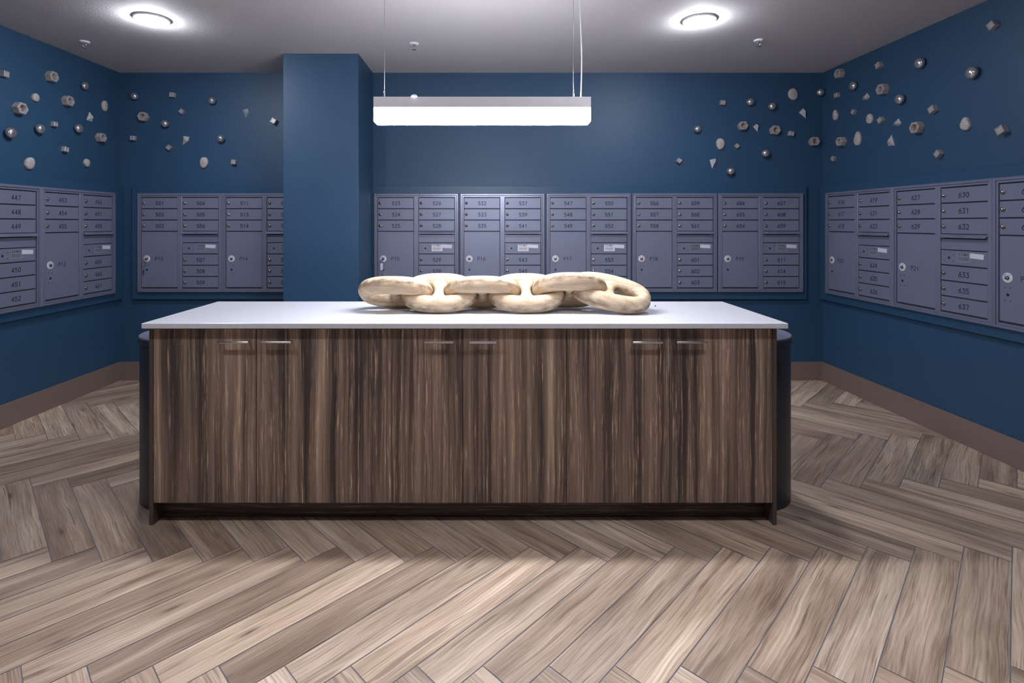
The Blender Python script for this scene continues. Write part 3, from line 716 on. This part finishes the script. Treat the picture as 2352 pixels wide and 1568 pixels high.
#  wall, kind, px, py, size, turn (deg), label
ORN = [
 ('left','c',12,170,.058,3,'small metal cube at the left photo edge, upper left wall'),
 ('left','h',119,176,.047,0,'hexagonal grey block highest on the left wall'),
 ('left','b',197,197,.037,0,'shiny metal ball highest on the left wall, near the corner'),
 ('left','p',82,224,(.075,.085),10,'small pale half pebble between two hexagonal blocks, upper left wall'),
 ('left','h',46,249,.050,0,'large hexagonal block above the leftmost shiny ball'),
 ('left','h',156,232,.047,8,'hexagonal grey block left of the tall pale pebble, left wall'),
 ('left','p',241,243,(.085,.115),0,'tall pale pebble on the left wall closest to the corner'),
 ('left','y',208,268,.085,0,'small pale triangle below the tall pebble on the left wall'),
 ('left','b',26,305,.043,0,'shiny metal ball at the far left of the left wall'),
 ('left','b',94,296,.041,0,'shiny metal ball left of a small cube, left wall'),
 ('left','c',127,285,.050,0,'small metal cube between two shiny balls, left wall'),
 ('left','b',182,295,.041,0,'shiny metal ball under the pale triangle, left wall'),
 ('left','h',232,316,.045,0,'hexagonal grey block lowest on the left wall, close to the corner'),
 ('left','c',151,343,.056,8,'copper tinged small cube above the mailboxes, left wall'),
 ('left','p',69,375,(.100,.125),15,'large pale pebble low on the left wall'),
 ('left','p',200,374,(.080,.085),-20,'small round pale pebble low on the left wall'),
 ('back','b',309,221,.036,0,'shiny ball at the top left of the back wall'),
 ('back','c',396,218,.052,4,'dim metal cube at the top of the back wall left of the column'),
 ('back','c',417,256,.046,45,'cube turned on its corner, upper one left of the column'),
 ('back','b',487,231,.036,0,'shiny ball high up between cube and column'),
 ('back','h',329,268,.048,10,'only hexagonal block left of the blue column on the back wall'),
 ('back','b',379,284,.036,0,'shiny ball below and left of the tilted cube, back wall'),
 ('back','y',563,258,.090,-5,'slim pale pyramid nearest the blue column'),
 ('back','c',629,278,.056,30,'dark cube right beside the blue column'),
 ('back','c',305,317,.048,2,'dim cube lowest near the left corner of the back wall'),
 ('back','c',388,339,.046,45,'cube turned on its corner, lower one left of the column'),
 ('back','y',423,321,.105,25,'large pale kite shaped pyramid left of the blue column'),
 ('back','b',507,318,.036,0,'shiny ball above the pale round pebble left of the column'),
 ('back','p',468,373,(.085,.112),0,'pale oval pebble low on the back wall left of the column'),
 ('back','c',537,372,.050,10,'small brownish cube low on the back wall left of the column'),
 ('back','c',1660,236,.050,5,'cube highest and leftmost in the right group of the back wall'),
 ('back','b',1723,234,.037,0,'shiny ball right of the topmost cube, right part of back wall'),
 ('back','b',1773,244,.037,0,'shiny ball left of the large round disc, back wall'),
 ('back','p',1822,216,(.104,.112),0,'large round pale disc high on the back wall near the right corner'),
 ('back','b',1884,212,.037,0,'shiny ball right at the corner of back and right wall'),
 ('back','y',1846,260,.100,-30,'pale kite shaped pyramid under the large round disc'),
 ('back','b',1602,296,.035,0,'shiny ball leftmost in the right group of the back wall'),
 ('back','h',1706,289,.046,0,'leftmost hexagonal block right of the pendant lamp, back wall'),
 ('back','y',1738,293,.080,-20,'small pale pyramid between two hexagonal blocks, back wall'),
 ('back','h',1780,299,.048,8,'middle hexagonal block in the right group of the back wall'),
 ('back','c',1817,307,.050,10,'small cube right of the middle hexagonal block, back wall'),
 ('back','h',1870,325,.047,0,'hexagonal block closest to the right corner on the back wall'),
 ('back','p',1655,330,(.092,.108),5,'pale round pebble right of the pendant lamp, lower back wall'),
 ('back','c',1693,335,.042,45,'bright small cube turned on its corner right of the pale pebble'),
 ('back','c',1560,369,.046,35,'tilted dark cube lowest left in the right group of the back wall'),
 ('back','y',1638,374,.105,5,'pale kite shaped pyramid lowest on the back wall'),
 ('back','b',1758,352,.038,0,'shiny ball below the two hexagonal blocks, back wall'),
 ('back','b',1678,393,.037,0,'lowest shiny ball on the back wall, just above the mailboxes'),
 ('right','h',1928,169,.046,0,'hexagonal block just under the ceiling on the right wall'),
 ('right','c',2018,150,.060,-20,'bluish tilted cube just under the ceiling on the right wall'),
 ('right','b',2111,145,.042,0,'shiny ball high on the right wall left of the largest ball'),
 ('right','b',2231,167,.044,0,'largest and rightmost shiny ball on the right wall'),
 ('right','b',1958,197,.040,0,'shiny ball nearest the corner on the right wall'),
 ('right','c',1921,219,.054,-8,'small cube nearest the corner on the upper right wall'),
 ('right','y',1986,223,.088,70,'pale pyramid right of the small cube, upper right wall'),
 ('right','h',2027,205,.048,0,'hexagonal block below the bluish tilted cube, right wall'),
 ('right','b',2065,228,.042,0,'shiny ball right below the upper hexagonal blocks, right wall'),
 ('right','c',2142,251,.062,-25,'two toned cube below the rightmost pair of balls, right wall'),
 ('right','p',1918,266,(.075,.098),0,'small pale drop pebble nearest the corner, right wall'),
 ('right','c',1959,257,.048,45,'small cube turned on its corner beside the small drop pebble, right wall'),
 ('right','p',1997,273,(.080,.110),0,'narrow pale pebble just left of the blue faced cube, right wall'),
 ('right','c',2022,276,.056,-30,'blue faced cube right of the narrow pale pebble, right wall'),
 ('right','y',2057,282,.090,75,'pale pyramid in the middle of the right wall group'),
 ('right','h',2106,293,.048,0,'rightmost hexagonal block on the right wall'),
 ('right','p',2217,287,(.090,.095),0,'pale drop shaped pebble far right on the right wall'),
 ('right','c',2301,299,.066,-25,'large cube farthest right above the mailboxes'),
 ('right','h',1932,325,.046,0,'lowest hexagonal block on the right wall, near the corner'),
 ('right','p',1969,321,(.098,.130),0,'large pale drop pebble beside the lowest hexagonal block'),
 ('right','y',2044,323,.092,0,'pale triangle pyramid low on the right wall'),
 ('right','c',1913,364,.050,35,'small tilted cube lowest on the right wall, near the corner'),
 ('right','c',2154,353,.056,48,'cube turned on its corner low on the right wall'),
 ('right','c',2279,58,.060,-30,'bright silver cube under the ceiling at the far right')]
for i, (w, k, px, py, size, turn, label) in enumerate(ORN):
    off = {'b': .028, 'h': .022, 'c': .020, 'p': .010, 'y': .012}[k]; pt = on_wall(w, px, py, off)
    if k == 'b': me = orn_ball(size * (.92 if w == 'back' else .88), i, .92 if w == 'back' else .70)
    elif k == 'h': me = orn_hex(size * .90, i, .045)
    elif k == 'c': me = orn_cube(size * (.80 if w == 'back' else .70), i, size * (.70 if w == 'back' else .56))
    elif k == 'p': me = orn_pebble(size[0] * (.82 if w == 'back' else .72), size[1] * (.92 if w == 'back' else .76), i, .42 if 'drop' in label else 0)
    else: me = orn_pyr(size * .9, i, 'triangle' not in label)
    o = put(KN[k][0], me); tag(o, label, KN[k][1], GR[w])
    L = wmat(w).inverted() @ pt
    o.matrix_world = wmat(w) @ Matrix.Translation((L.x, -.0008, L.z)) @ Matrix.Rotation(R(turn), 4, 'Y')
